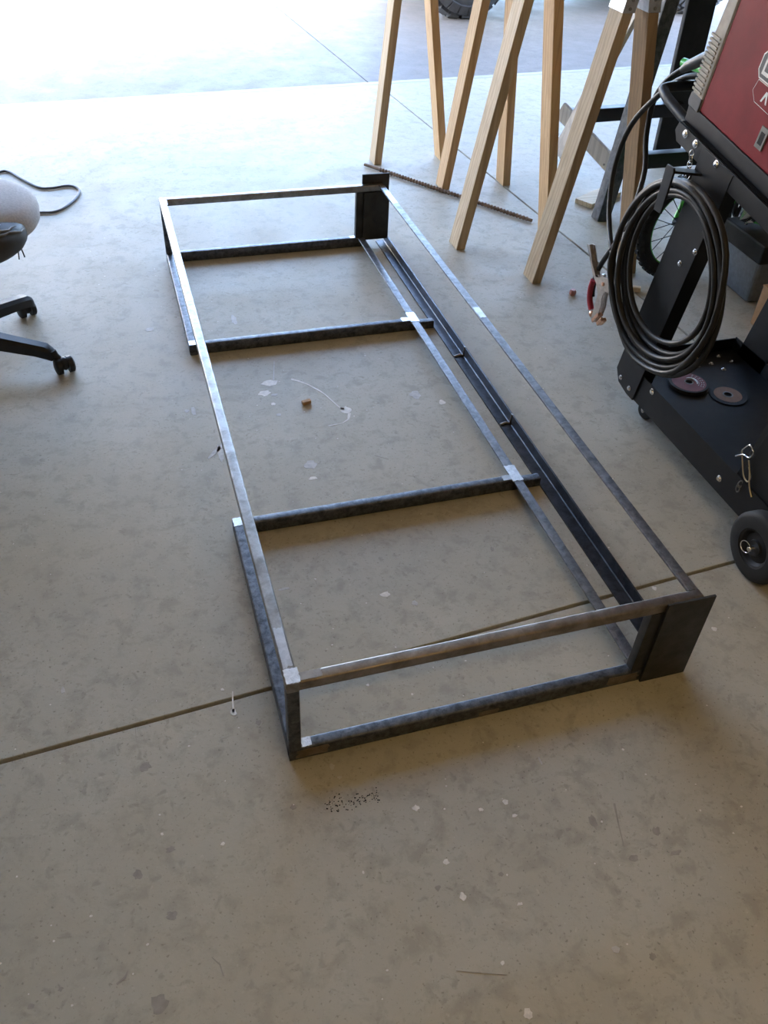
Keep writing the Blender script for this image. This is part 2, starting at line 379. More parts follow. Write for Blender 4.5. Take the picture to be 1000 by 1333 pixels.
MARKS = [(0.223, 1.356, 0.0255, 0.0177, 'paintfleck'), (0.196, 1.304, 0.0203, 0.015, 'paintfleck'), (0.224, 1.288, 0.0095, 0.0064, 'palepaint'), (0.211, 1.239, 0.0071, 0.0083, 'paintfleck'), (0.216, 1.179, 0.0081, 0.0061, 'palepaint'), (0.42, 1.156, 0.0154, 0.0185, 'paintfleck'), (0.657, 1.188, 0.0171, 0.0217, 'palepaint'), (0.725, 1.128, 0.0109, 0.0128, 'paintfleck'), (0.254, 0.919, 0.0184, 0.0174, 'palepaint'), (0.248, 0.857, 0.0117, 0.0067, 'paintfleck'), (-0.03, 1.257, 0.0069, 0.0243, 'palepaint'), (0.017, 1.03, 0.0087, 0.0356, 'palepaint'), (-0.425, 0.293, 0.004, 0.0081, 'palepaint'), (-0.102, 0.209, 0.0033, 0.004, 'paintfleck'), (-0.258, -0.086, 0.0028, 0.003, 'paintfleck'), (-0.154, -0.135, 0.0035, 0.0037, 'paintfleck'), (0.078, -0.032, 0.0046, 0.0077, 'palepaint'), (0.087, -0.059, 0.0038, 0.0042, 'palepaint'), (0.211, -0.161, 0.0066, 0.0064, 'paintfleck'), (0.383, -0.195, 0.006, 0.0049, 'paintfleck'), (0.389, -0.226, 0.0052, 0.0032, 'paintfleck'), (0.331, -0.197, 0.0045, 0.0032, 'paintfleck'), (0.231, -0.277, 0.0056, 0.0051, 'paintfleck'), (0.238, -0.345, 0.0055, 0.0088, 'paintfleck'), (0.331, -0.384, 0.0055, 0.0027, 'paintfleck'), (0.263, -0.467, 0.0039, 0.0031, 'paintfleck'), (0.273, -0.55, 0.0075, 0.0079, 'paintfleck'), (0.487, -0.128, 0.0024, 0.0098, 'palepaint'), (0.459, -0.499, 0.0066, 0.0057, 'palepaint'), (0.314, 0.387, 0.0129, 0.0088, 'paintfleck'), (0.375, 0.343, 0.0064, 0.0074, 'palepaint'), (0.085, 0.465, 0.0129, 0.0038, 'palepaint'), (0.201, 0.141, 0.0033, 0.0031, 'paintfleck'), (0.287, 0.093, 0.0025, 0.003, 'paintfleck'), (1.036, 0.087, 0.0074, 0.0062, 'paintfleck'), (0.965, 0.241, 0.0058, 0.0067, 'paintfleck'), (-0.113, 1.778, 0.0143, 0.0158, 'palepaint'), (-0.089, 0.145, 0.0072, 0.0076, 'paintfleck'), (0.178, 1.781, 0.0094, 0.0327, 'palepaint'), (0.043, 1.481, 0.0098, 0.0116, 'palepaint'), (-0.05, 1.262, 0.0069, 0.0081, 'palepaint'), (-0.389, -0.204, 0.0026, 0.002, 'paintfleck'), (-0.301, -0.277, 0.0025, 0.0019, 'paintfleck'), (0.08, -0.255, 0.0021, 0.0028, 'paintfleck'), (0.664, -0.15, 0.0024, 0.0028, 'paintfleck')]
STAINS = [(-0.043, 0.107, 0.0063, 0.0056), (-0.292, -0.374, 0.0134, 0.0135), (-0.257, -0.24, 0.0091, 0.0072), (-0.306, -0.151, 0.0081, 0.0085), (-0.44, -0.309, 0.0043, 0.0035), (-0.014, -0.096, 0.0058, 0.0056), (0.531, -0.278, 0.0074, 0.0127), (0.627, 0.47, 0.005, 0.0085), (0.484, -0.195, 0.0038, 0.0034), (0.804, -0.408, 0.0029, 0.0032), (-0.274, 0.064, 0.0104, 0.0103), (-0.246, -0.12, 0.0083, 0.0059), (0.2, -0.318, 0.0055, 0.0055), (0.319, -0.325, 0.0042, 0.0043), (0.477, -0.279, 0.0059, 0.0031), (0.639, -0.327, 0.0074, 0.008), (0.57, -0.364, 0.0101, 0.006), (0.652, -0.375, 0.0116, 0.0046), (2.209, 1.639, 0.0016, 0.0036), (0.514, -0.527, 0.0053, 0.0064), (-0.485, -0.322, 0.006, 0.0046), (0.872, 1.585, 0.047, 0.0328)]
STREAKS = [([(0.293, 1.363), (0.313, 1.349), (0.338, 1.322), (0.364, 1.283), (0.379, 1.254), (0.391, 1.216), (0.403, 1.18), (0.415, 1.16)], [0.008, 0.007, 0.005, 0.006, 0.004, 0.004, 0.005, 0.01], 'paintfleck'), ([(0.427, 1.139), (0.416, 1.108), (0.393, 1.092), (0.367, 1.09), (0.349, 1.088)], [0.01, 0.006, 0.004, 0.004, 0.006], 'paintfleck'), ([(0.262, 1.482), (0.238, 1.371)], [0.002, 0.003], 'palepaint'), ([(-0.02, 1.013), (0.002, 1.038), (0.031, 1.071)], [0.004, 0.014, 0.012], 'palepaint'), ([(-0.082, 0.199), (-0.086, 0.17), (-0.089, 0.145)], [0.002, 0.003, 0.006], 'paintfleck'), ([(0.443, 0.917), (0.477, 0.89)], [0.003, 0.002], 'stain'), ([(0.588, -0.254), (0.574, -0.298), (0.564, -0.335)], [0.004, 0.002, 0.001], 'stain'), ([(-0.354, -0.326), (-0.34, -0.319), (-0.335, -0.31)], [0.003, 0.004, 0.002], 'stain'), ([(-0.201, -0.326), (-0.19, -0.341), (-0.187, -0.36)], [0.001, 0.002, 0.002], 'stain'), ([(0.184, -0.457), (0.221, -0.471), (0.263, -0.486)], [0.0008, 0.0012, 0.0008], 'stain'), ([(-0.287, 0.161), (-0.287, 0.125)], [0.001, 0.001], 'stain')]
for (x, y, a, b, m_) in MARKS: blob(x, y, a, b, 0, 'paint_spot', M[m_])
for (x, y, a, b) in STAINS: blob(x, y, a, b, 0, 'oil_spot', M['stain'], t=.0003, rag=.3)
for (p, w_, m_) in STREAKS: streak(p, w_, 'paint_streak' if m_ != 'stain' else 'scratch', M[m_])
rq = random.Random(11); mb = MB()
for k in range(110):
    c = (.075+rq.uniform(-.03, .075), -.115+rq.gauss(0, .008)); r_ = rq.uniform(.0005, .0014)
    mb.prism([(c[0]+r_*math.cos(a)*1.3, c[1]+r_*math.sin(a)) for a in [2*PI*i/6 for i in range(6)]], lambda x, y: V((x, y, -.0002)), lambda x, y: V((x, y, .0004)))
obj('black_spatter', mb, M['blackflat'], floor)['kind'] = 'stuff'
mb = MB()
for k in range(260):
    c = (rq.uniform(-.6, 1.5), rq.uniform(-.6, 2.6)); r_ = rq.uniform(.0008, .0022)
    mb.prism([(c[0]+r_*math.cos(a)*rq.uniform(.6, 1.6), c[1]+r_*math.sin(a)) for a in [2*PI*i/6 for i in range(6)]], lambda x, y: V((x, y, -.0002)), lambda x, y: V((x, y, .0004)))
obj('tiny_paint_flecks', mb, M['paintfleck'], floor)['kind'] = 'stuff'


# ------------------------------------------------------------------ welded steel frame
W, L, H = .8702, 2.303, .2475
T = .025; BH = .038
fr = thing('welded_framework', 'long low welded steel framework of rails lying on the concrete floor', 'metalwork', (.435, 1.15, 0))
def rail(name, a, b, w, h, mat, r=.004): return obj(name, MB().bar(a, b, w, h, r=r), mat, fr, smooth=40)
zt = H-T/2
rail('top_rail', (T/2, 0, zt), (T/2, L, zt), T, T, M['tube'])
o = rail('top_rail', (T, T/2, zt), (W, T/2, zt), T, T, M['tubebrown'])
o['label'] = 'brown oily top rail at the near end'
rail('top_rail', (T, L-T/2, zt), (W, L-T/2, zt), T, T, M['tube'])
fb = obj('flat_bar', MB().bar((W-.0125, T, H-.0030), (W-.0125, L-T, H-.0030), .024, .006, r=.001), M['flat'], fr, smooth=40)
zb = BH/2
rail('bottom_rail', (0, T/2, zb), (.80, T/2, zb), T, BH, M['mill'])
rail('bottom_rail', (0, L-T/2, zb), (.80, L-T/2, zb), T, BH, M['mill'])
rail('bottom_rail', (T/2, T, zb), (T/2, .70, zb), T, BH, M['mill'])
rail('bottom_rail', (T/2, 1.577, zb), (T/2, L-T, zb), T, BH, M['mill'])
for y in (.688, 1.590):
    rail('cross_rail', (T, y, zb), (.768, y, zb), T, BH, M['mill'])
    obj('cross_rail_end', MB().bar((.768, y, .014), (.853, y, .014), T, .028, r=.002), M['mill'], fr, smooth=40)
obj('flat_bar', MB().bar((.780, T, BH-.003), (.780, L-T, BH-.003), .026, .006, r=.001), M['flat'], fr, smooth=40)
ag = obj('angle_rail', MB().prism([(.854, .0), (.893, .0), (.893, .038), (.888, .038), (.888, .0075), (.8855, .005), (.854, .005)],
    lambda x, z: V((x, .030, z)), lambda x, z: V((x, L+.01, z))), M['angle'], fr)
for y in (.967, 1.37):
    mb = MB(); mb.tube([(.854, y, .006), (.872, y+.004, .008), (.886, y, .008), (.888, y, .024), (.889, y, .040)], .004, 8)
    obj('weld_bead', mb, M['bead'], ag, smooth=60)
for (x, y) in ((T/2, T/2), (T/2, L-T/2)):
    obj('corner_post', MB().bar((x, y, BH if y > 1 else .002), (x, y, H-T), T, T-.001, up=(0,1,0), r=.003), M['mill'], fr, smooth=40)
# right hand posts and plates
for (y, s) in ((T/2, 1), (L-T/2, -1)):
    obj('corner_post', MB().bar((.772, y, BH-.002), (.772, y, H-T), .030, T-.002, up=(0,1,0), r=.002), M['plate'], fr, smooth=40)
obj('corner_plate', MB().box(.784, .8955, -.006, 0, .0005, .2495), M['plate'], fr, bevel=.0008, bseg=1)
obj('corner_plate', MB().box(.787, .898, L-.001, L+.006, .024, .283), M['plate'], fr, bevel=.0008, bseg=1)
obj('gusset_plate', MB().box(.787, .892, L-T-.007, L-T-.001, .030, .222), M['plate'], fr, bevel=.0008, bseg=1)
# ground weld patches
def patch(x0, x1, y0, y1, z0, z1, name='ground_weld', mat='ground', sd=1):
    rr = random.Random(sd); pts = []
    n = 24
    for i in range(n):
        a = 2*PI*i/n; c, s_ = math.cos(a), math.sin(a); k = 1/max(abs(c), abs(s_))
        pts.append(((x0+x1)/2+(x1-x0)/2*c*k*rr.uniform(.88, 1), (y0+y1)/2+(y1-y0)/2*s_*k*rr.uniform(.88, 1)))
    return obj(name, MB().prism(pts, lambda x, y: V((x, y, z0)), lambda x, y: V((x, y, z1))), M[mat], fr)
patch(.0005, T+.004, .0005, T+.012, H-.002, H+.0006, sd=1)
patch(T+.002, T+.045, .004, T-.002, H-.002, H+.0005, sd=2, mat='tube')
patch(.003, T-.003, T+.012, .14, H-.002, H+.0004, sd=3, mat='galv')
patch(.0005, T+.002, L-T-.05, L-.0005, H-.002, H+.0006, sd=4)
patch(.0005, T-.001, .672, .704, BH-.002, BH+.0007, sd=5)
patch(.0005, T-.001, 1.578, 1.606, BH-.002, BH+.0007, sd=6)
patch(.764, .797, 1.568, 1.640, BH-.002, BH+.0010, sd=7)
patch(.735, .770, 1.580, 1.606, BH-.002, BH+.0009, sd=17)
patch(.764, .797, .668, .740, BH-.002, BH+.0010, sd=8)
patch(.740, .770, .678, .700, BH-.002, BH+.0009, sd=18, mat='galv')
patch(.735, .775, L-T+.003, L-.002, BH-.002, BH+.0010, sd=9)
patch(T+.001, T+.022, .002, T-.001, BH-.002, BH+.0008, sd=10)
patch(.756, .79, .002, T+.01, BH-.002, BH+.0008, sd=11, mat='tube')
patch(.850, .8695, T-.004, .075, H-.002, H+.0006, sd=12, mat='tube')
patch(.848, .8695, 1.19, 1.26, H-.002, H+.0005, sd=13, mat='galv')
patch(.848, .8695, L-.22, L-T, H-.002, H+.0005, sd=14, mat='galv')
# bare ground areas on the near face of the bottom rail
def fpatch(x0, x1, z0, z1, sd):
    rr = random.Random(sd); pts = []
    n = 16
    for i in range(n):
        a = 2*PI*i/n; c, s_ = math.cos(a), math.sin(a); k = 1/max(abs(c), abs(s_))
        pts.append(((x0+x1)/2+(x1-x0)/2*c*k*rr.uniform(.75, 1), (z0+z1)/2+(z1-z0)/2*s_*k*rr.uniform(.8, 1)))
    obj('bare_patch', MB().prism(pts, lambda x, z: V((x, .001, z)), lambda x, z: V((x, -.0006, z))), M['tubebrown'], fr)
fpatch(.012, .085, .006, .034, 21); fpatch(.70, .782, .005, .035, 22); fpatch(.40, .45, .003, .02, 23)

# ------------------------------------------------------------------ sawhorses
def sawhorse(label, ends, mats, bracket_mats, loc):
    t = thing('sawhorse', label, 'sawhorse', loc, 'wooden sawhorses')
    tops = []
    for e, (y, ly, legs) in enumerate(ends):
        for i, (xf, xt, m) in enumerate(legs):
            # wide face (89 mm) along the beam, narrow face (38 mm) towards the camera
            a = V((xf, y, 0)); b = V((xt, y+ly, .99)); d = (b-a)
            s = 1 if i == 0 else -1
            mb = MB()
            def ring(p): return [p+V((0,0,0)), p+V((.038,0,0)), p+V((.038,.089,0)), p+V((0,.089,0))]
            mb.loft([ring(a), ring(b)])
            obj('leg', mb, M[m], t, bevel=.002)
            # sheet-metal socket round the top of the leg
            mb = MB(); q0 = a+d*(.925/.99); q1 = a+d*.985
            def r2(p, g=.004): return [p+V((-g,-g,0)), p+V((.038+g,-g,0)), p+V((.038+g,.089+g,0)), p+V((-g,.089+g,0))]
            mb.loft([r2(q0), r2(q1)])
            bk = obj('bracket', mb, M[bracket_mats[e]], t, bevel=.002)
            for zz in (.25, .75):
                c = q0.lerp(q1, zz); obj('screw', MB().lathe([(0, .0), (.006, .0), (.005, .003), (0, .004)], c+V((.019, -.0038, 0)), (0,-1,0), 10), M['greyframe'], bk, smooth=50)
        tops.append(V(((legs[0][1]+legs[1][1])/2+.019, y+ly, 1.035)))
    b, a = tops; d = (b-a).normalized()
    obj('beam', MB().bar(a-d*.02+V((0,.045,0)), b+d*.02+V((0,.045,0)), .038, .089), M['pine'], t, bevel=.003)
    return t
# leg rows: (foot x, top x at z .99)
sawhorse('wooden sawhorse farther left, its front leg showing swirling grain', [
    (3.171, 0.0, ((1.097, 1.188, 'pine2'), (1.445, 1.287, 'pine'))),
    (2.166, 0.0, ((1.158, 1.332, 'pine2'), (1.566, 1.418, 'pine')))], None, ('darksheet', 'darksheet'), (1.35, 2.7, 0))
sawhorse('wooden sawhorse nearer the welding cart, with shiny sheet-metal leg brackets', [
    (2.797, 0.0, ((1.319, 1.453, 'pine'), (1.631, 1.547, 'pine'))),
    (1.82, 0.0, ((1.345, 1.516, 'pine2'), (1.762, 1.588, 'pine3')))], None, ('darksheet', 'galv'), (1.55, 2.35, 0))

# ------------------------------------------------------------------ rusty rebar rod
rb = thing('rebar_rod', 'thin rusty ribbed steel rod lying under the sawhorses', 'rod', (1.32, 2.75, 0))
pa, pb = V((1.045, 3.160, .0102)), V((1.588, 2.368, .0102))
obj('rod', MB().tube([pa, pb], .007, 10), M['rust'], rb, smooth=40)
mb = MB(); k = int((pb-pa).length/.017); d = (pb-pa).normalized()
for i in range(6, k): mb.lathe([(.0066, -.0036), (.0100, -.002), (.0100, .002), (.0066, .0036)], pa+d*.017*i, d+V((0,0,.25)), 8)
rbo = obj('ribs', mb, M['rust'], rb); rbo['kind'] = 'stuff'

# ------------------------------------------------------------------ black steel stand behind the sawhorses
st = thing('steel_stand', 'black steel stand with pale boards behind the sawhorse legs', 'stand', (2.2, 2.6, 0))
obj('slanted_leg', MB().bar((1.915, 2.345, 0), (2.03, 2.36, .97), .062, .062, up=(0,1,0), r=.004), M['darksheet'], st, smooth=40)
obj('slanted_leg', MB().bar((2.72, 2.345, 0), (2.60, 2.36, .97), .062, .062, up=(0,1,0), r=.004), M['black'], st, smooth=40)
obj('upright_post', MB().bar((2.62, 2.98, 0), (2.56, 2.93, 1.0), .15, .03, up=(0,1,0), r=.005), M['blackflat'], st, smooth=40)
obj('crossbar', MB().bar((1.92, 2.345, .250), (2.70, 2.345, .255), .05, .062, r=.003), M['black'], st, smooth=40)
obj('crossbar', MB().bar((1.98, 2.93, .262), (2.62, 2.96, .262), .05, .062, r=.003), M['black'], st, smooth=40)
obj('top_bar', MB().bar((2.0, 2.36, .97), (2.64, 2.36, .97), .06, .06, r=.003), M['black'], st, smooth=40)
obj('side_bar', MB().bar((2.57, 2.36, .96), (2.56, 2.95, .96), .06, .06, r=.003), M['black'], st, smooth=40)
pb_ = obj('board', MB().bar((1.905, 2.86, .315), (2.075, 2.50, .125), .02, .075), M['paleboard'], st, bevel=.001)
for c in ((2.03, 2.58, .155), (2.05, 2.555, .165), (1.935, 2.79, .30)): obj('screw', MB().ball((c[0]-.012, c[1]-.006, c[2]), .005), M['greyframe'], pb_)
obj('board', MB().bar((1.80, 2.62, .20), (1.995, 2.44, .97), .02, .085, up=(0,1,0)), M['paleboard'], st, bevel=.001)
off = tag(obj('wood_offcut', MB().prism([(1.885, 2.54), (2.10, 2.66), (2.14, 2.57), (1.93, 2.46)], lambda x, y: V((x, y, .001)), lambda x, y: V((x, y, .022))), M['offcut'], base=(2, 2.55, 0), bevel=.001),
    'flat pale wood offcut on the floor behind the slanted steel leg', 'wood offcut')

# ------------------------------------------------------------------ welding cart
CX0, CX1 = 1.262, 1.70
ct = thing('welding_cart', 'black steel welding cart on wheels carrying the red welder', 'cart', (1.48, .65, 0))
# lower tray: pan with upturned rims
tr = obj('tray', MB().prism([(CX0+.004, .16), (CX1, .16), (CX1, 1.06), (1.36, 1.06), (CX0+.004, .985)], lambda x, y: V((x, y, .100)), lambda x, y: V((x, y, .105))), M['black'], ct)
obj('rim', MB().box(CX0, CX0+.004, .16, .985, .072, .165), M['black'], tr)
obj('rim', MB().box(CX1, CX1+.004, .16, 1.06, .072, .150), M['black'], tr)
obj('rim', MB().box(1.36, CX1, 1.06, 1.064, .072, .145), M['black'], tr)
obj('rim', MB().bar((CX0+.004, .985, .1085), (1.36, 1.062, .1085), .004, .073), M['black'], tr)
obj('rim', MB().box(CX0+.004, CX1, .156, .16, .072, .165), M['black'], tr)
def bolt(p, axis, parent, r=.0075):
    return obj('bolt', MB().lathe([(0, -.001), (r*1.25, -.001), (r*1.25, .0015), (r, .0018), (r*.8, .0052), (0, .0065)], p, axis, 12), M['chrome'], parent, smooth=45)
for p in ((CX0, .835, .150), (CX0, .468, .113)): bolt(p, (-1,0,0), tr)
for p in ((1.53, .99), (1.58, .995), (1.55, 1.03), (1.63, 1.03), (1.60, .955), (1.655, .99)): bolt((p[0], p[1], .105), (0,0,1), tr, .006)
# leaning uprights, front pair with chamfered feet and rear pair
def upright(x0, x1, y_off, parent=ct, foot=True):
    far = lambda z: 1.045-.18*z+y_off; near = lambda z: .922-.18*z+y_off
    pts = [(far(.118)+.002, .118), (far(.79), .79), (near(.79), .79), (near(.072), .072), (far(.072)-.085, .072), (far(.08)-.03, .083)]
    return obj('upright', MB().prism(pts, lambda y, z: V((x0, y, z)), lambda y, z: V((x1, y, z))), M['black'], parent, bevel=.001)
u1 = upright(CX0-.006, CX0, 0)
for p in ((.991, .103), (.936, .098), (.823, .586), (.869, .533)): bolt((CX0-.006, p[0], p[1]), (-1,0,0), u1, .0065)
obj('flange', MB().prism([(.922-.18*.11, .11), (.922-.18*.78, .78), (.922-.18*.78+.003, .78), (.922-.18*.11+.003, .11)], lambda y, z: V((CX0-.003, y, z)), lambda y, z: V((CX0+.04, y, z))), M['black'], u1)
upright(CX1, CX1+.005, 0)
u2 = upright(CX0+.006, CX0+.012, -.605); obj('panel', MB().prism([(.44, .11), (.335, .74), (.215, .74), (.32, .11)], lambda y, z: V((CX0+.014, y, z)), lambda y, z: V((CX0+.30, y, z))), M['blackflat'], u2)
upright(CX1, CX1+.005, -.605)
# sloped top tray; local frame s runs backwards, h up
TH = math.atan(.155)
def WL(s, h, x): return V((x, 1.03-math.cos(TH)*s-math.sin(TH)*h, .835-math.sin(TH)*s+math.cos(TH)*h))
def wbox(mb, x0, x1, s0, s1, h0, h1):
    p = [WL(s, h, x) for h in (h0, h1) for s in (s0, s1) for x in (x0, x1)]
    return mb.add(p, [(0,2,3,1), (4,5,7,6), (0,1,5,4), (2,6,7,3), (0,4,6,2), (1,3,7,5)])
tt = obj('top_tray', wbox(MB(), CX0, CX1, 0, .80, .006, .010), M['black'], ct)
ar = obj('side_rail', MB().prism([(0, -.012), (.006, .012), (.80, .012), (.80, -.032), (.02, -.032)], lambda s, h: WL(s, h, CX0-.012), lambda s, h: WL(s, h, CX0-.006)), M['black'], ct, bevel=.001)
obj('side_rail', wbox(MB(), CX1, CX1+.005, 0, .80, -.032, .012), M['black'], ct)
for s in (.047, .098, .199, .5): bolt(WL(s, 0 if s > .05 else .0, CX0-.012), (-1,0,0), ar, .008)
obj('bracket_plate', wbox(MB(), CX0-.0135, CX0-.006, .13, .27, -.085, .010), M['black'], ct, bevel=.001)
# handle loop at the front
hp = spline([WL(.03, 0, 1.285), WL(-.06, .006, 1.285), WL(-.145, .012, 1.29), WL(-.175, .016, 1.32), WL(-.175, .016, 1.48), WL(-.175, .016, 1.64), WL(-.145, .012, 1.675), WL(-.06, .006, 1.68), WL(.03, 0, 1.68)], 6)
obj('handle', MB().tube(hp, .0135, 12), M['black'], ct, smooth=50)
# cable hook: arm out from the rail, lip hanging in front of the coil
hk = MB(); hk.bar((CX0-.005, .893, .762), (1.168, .893, .775), .032, .006); 
hook = obj('cable_hook', hk, M['black'], ct)
obj('lip', MB().prism([(.907, .785), (.878, .785), (.874, .775), (.884, .668), (.916, .668), (.911, .775)], lambda y, z: V((1.164, y, z)), lambda y, z: V((1.170, y, z))), M['black'], hook, bevel=.001)
# rear wheels on an axle
def cart_wheel(x0, x1, out):
    c = V(((x0+x1)/2, .229, .0915)); hw = abs(x1-x0)/2; R_ = .0915
    w = obj('rear_wheel', MB().lathe([(.052, -hw), (.060, -hw), (.080, -hw), (R_-.003, -hw+.004), (R_, -hw+.010), (R_, hw-.010), (R_-.003, hw-.004), (.080, hw), (.060, hw), (.052, hw)], c, (1,0,0), 40, True), M['rubber'], ct, smooth=40)
    obj('hub', MB().lathe([(.0, -hw+.008), (.02, -hw+.004), (.022, -hw+.010), (.040, -hw+.014), (.046, -hw+.004), (.0525, -hw+.002), (.0525, hw-.002), (.046, hw-.004), (.04, hw-.014), (.022, hw-.010), (.02, hw-.004), (0, hw-.008)], c, (1,0,0), 32), M['blackplastic'], w, smooth=40)
    mb = MB()
    for k in range(3): mb.lathe([(R_-.0005, -.0015), (R_+.0008, -.001), (R_+.0008, .001), (R_-.0005, .0015)], c+V((-.01+.01*k, 0, 0)), (1,0,0), 40)
    return w
rw = cart_wheel(1.205, 1.252, -1); cart_wheel(1.722, 1.769, 1)
ax = obj('axle', MB().lathe([(0, 0), (.006, .001), (.0075, .004), (.0075, .58), (.006, .583), (0, .584)], (1.193, .229, .0915), (1,0,0), 14), M['chrome'], ct, smooth=40)
rg = [V((1.195-.002*math.cos(a), .229+.012+.0155*math.cos(a),   .0915-.002+.0155*math.sin(a))) for a in [2*PI*i/28 for i in range(28)]]
obj('pin_ring', MB().tube(rg, .0016, 6, True), M['chrome'], ax, smooth=60)
# swivel casters under the front
def caster(x, y):
    c = V((x, y-.02, .029))
    w = obj('caster', MB().lathe([(.006, -.012), (.022, -.012), (.028, -.009), (.029, -.004), (.029, .004), (.028, .009), (.022, .012), (.006, .012)], c, (1, .25, 0), 24, True), M['rubber'], ct, smooth=40)
    mb = MB()
    d = V((1, .25, 0)).normalized()
    for s in (-1, 1): mb.bar(c+d*.0155*s, V((x, y, .066))+d*.0155*s, .016, .002, up=d)
    mb.bar(V((x, y, .066))-d*.018, V((x, y, .066))+d*.018, .03, .004)
    mb.lathe([(0, 0), (.004, 0), (.004, .040), (0, .040)], c-d*.02, d, 8)
    obj('fork', mb, M['galv'], w)
    obj('mount', MB().lathe([(0, 0), (.016, 0), (.016, .006), (0, .006)], (x, y, .067), (0,0,1), 16), M['galv'], w, smooth=40)
caster(1.318, .925); caster(1.645, .925)

# retaining chain with hook on the rear upright
ch = thing('chain', 'small bright wire hook and dangling chain on the rear cart upright', 'chain', (1.285, .42, .15))
def link(c, d, up, r=.006, l=.010, w=.0016, mat='chrome', name='link'):
    d = V(d).normalized(); n = V(up)-d*V(up).dot(d); n.normalize(); s_ = d.cross(n); c = V(c)
    pts = [c+d*(l*math.cos(a))+s_*(r*math.sin(a)) for a in [2*PI*i/18 for i in range(18)]]
    return obj(name, MB().tube(pts, w, 6, True), M[mat], ch, smooth=60)
obj('hook', MB().tube(spline([(1.262, .432, .235), (1.262, .415, .262), (1.262, .395, .252), (1.262, .402, .232), (1.262, .424, .226), (1.262, .445, .205)], 5), .002, 8), M['chrome'], ch, smooth=60)
obj('wire', MB().tube(spline([(1.262, .432, .232), (1.262, .415, .205), (1.261, .395, .180), (1.260, .376, .176), (1.260, .372, .192), (1.261, .39, .212)], 6), .0018, 8), M['wire'], ch, smooth=60)
obj('wire', MB().tube(spline([(1.262, .40, .226), (1.262, .385, .205), (1.261, .365, .170), (1.261, .345, .150)], 6), .0018, 8), M['wire'], ch, smooth=60)
for k in range(2): link((1.258, .392+.002*k, .155-.016*k), (0, .1, 1), (1, 0, 0) if k % 2 else (.3, 1, 0), mat='greyframe')
ch2 = thing('chain', 'short bright chain hanging from the front cart rail above the coil', 'chain', (1.25, .93, .76)); ch_keep = ch; ch = ch2
for k in range(5): link((1.240, .925-.002*k, .80-.013*k), (0, .15, 1), (1, 0, 0) if k % 2 else (.3, 1, 0), r=.0055, l=.009)
ch = ch_keep

# ------------------------------------------------------------------ red welder on the cart
wd = thing('welder', 'dark red welding machine with beige ribbed front on the cart', 'welder', tuple(WL(.25, .0105, 1.44)))
WX0, WX1 = 1.275, 1.60
obj('base', MB().prism([(-.008, .0105), (-.012, .05), (.52, .05), (.52, .0105)], lambda s, h: WL(s, h, WX0-.002), lambda s, h: WL(s, h, WX1+.002)), M['blackplastic'], wd, bevel=.002)
sp = obj('side_panel', wbox(MB(), WX0, WX1, .034, .50, .05, .40), M['red'], wd, bevel=.004)
obj('trim', wbox(MB(), WX0-.0008, WX0+.002, .0335, .0355, .051, .395), M['bezel'], wd)
bz = obj('bezel', MB().prism([(.0335, .050), (-.012, .050), (-.0135, .10), (-.012, .19), (-.004, .29), (.010, .40), (.0335, .405)], lambda s, h: WL(s, h, WX0-.003), lambda s, h: WL(s, h, WX1+.003)), M['bezel'], wd, bevel=.003)
obj('bezel_foot', MB().prism([(.0335, .046), (-.0125, .046), (-.0175, .056), (-.0150, .078), (.0335, .078)], lambda s, h: WL(s, h, WX0-.0045), lambda s, h: WL(s, h, WX1+.0045)), M['greyplastic'], wd, bevel=.002)
for k in range(13):
    h = .084+k*.0105
    obj('rib', MB().prism([(.022, h), (-.0165, h), (-.0175, h+.006), (.022, h+.006)], lambda s, q: WL(s, q, WX0-.0060), lambda s, q: WL(s, q, WX0+.02)), M['bezel'], bz, bevel=.001)
obj('front_panel', wbox(MB(), WX0+.03, WX1-.03, -.0185, -.0140, .06, .33), M['blackplastic'], wd)
rc = obj('latch_recess', MB().prism([(.268, .080), (.268, .128), (.296, .128), (.296, .080)], lambda s, h: WL(s, h, WX0-.003), lambda s, h: WL(s, h, WX0+.001)), M['greyframe'], wd, bevel=.001)
obj('slot', MB().prism([(.2745, .090), (.2745, .117), (.289, .117), (.289, .090)], lambda s, h: WL(s, h, WX0-.0036), lambda s, h: WL(s, h, WX0+.001)), M['blackflat'], rc)
def flat(name, poly, x, mat, parent): return obj(name, MB().prism(poly, lambda s, h: WL(s, h, x), lambda s, h: WL(s, h, WX0+.001)), M[mat], parent)
def grow(poly, d):
    cx = sum(p[0] for p in poly)/len(poly); cy = sum(p[1] for p in poly)/len(poly)
    out = []
    n = len(poly)
    for i in range(n):
        p0, p1, p2 = V((*poly[i-1], 0)), V((*poly[i], 0)), V((*poly[(i+1) % n], 0))
        e1 = (p1-p0).normalized(); e2 = (p2-p1).normalized()
        n1 = V((e1.y, -e1.x, 0)); n2 = V((e2.y, -e2.x, 0)); b = (n1+n2).normalized(); k = d/max(.4, b.dot(n1))
        q = p1+b*k; out.append((q.x, q.y))
    return out
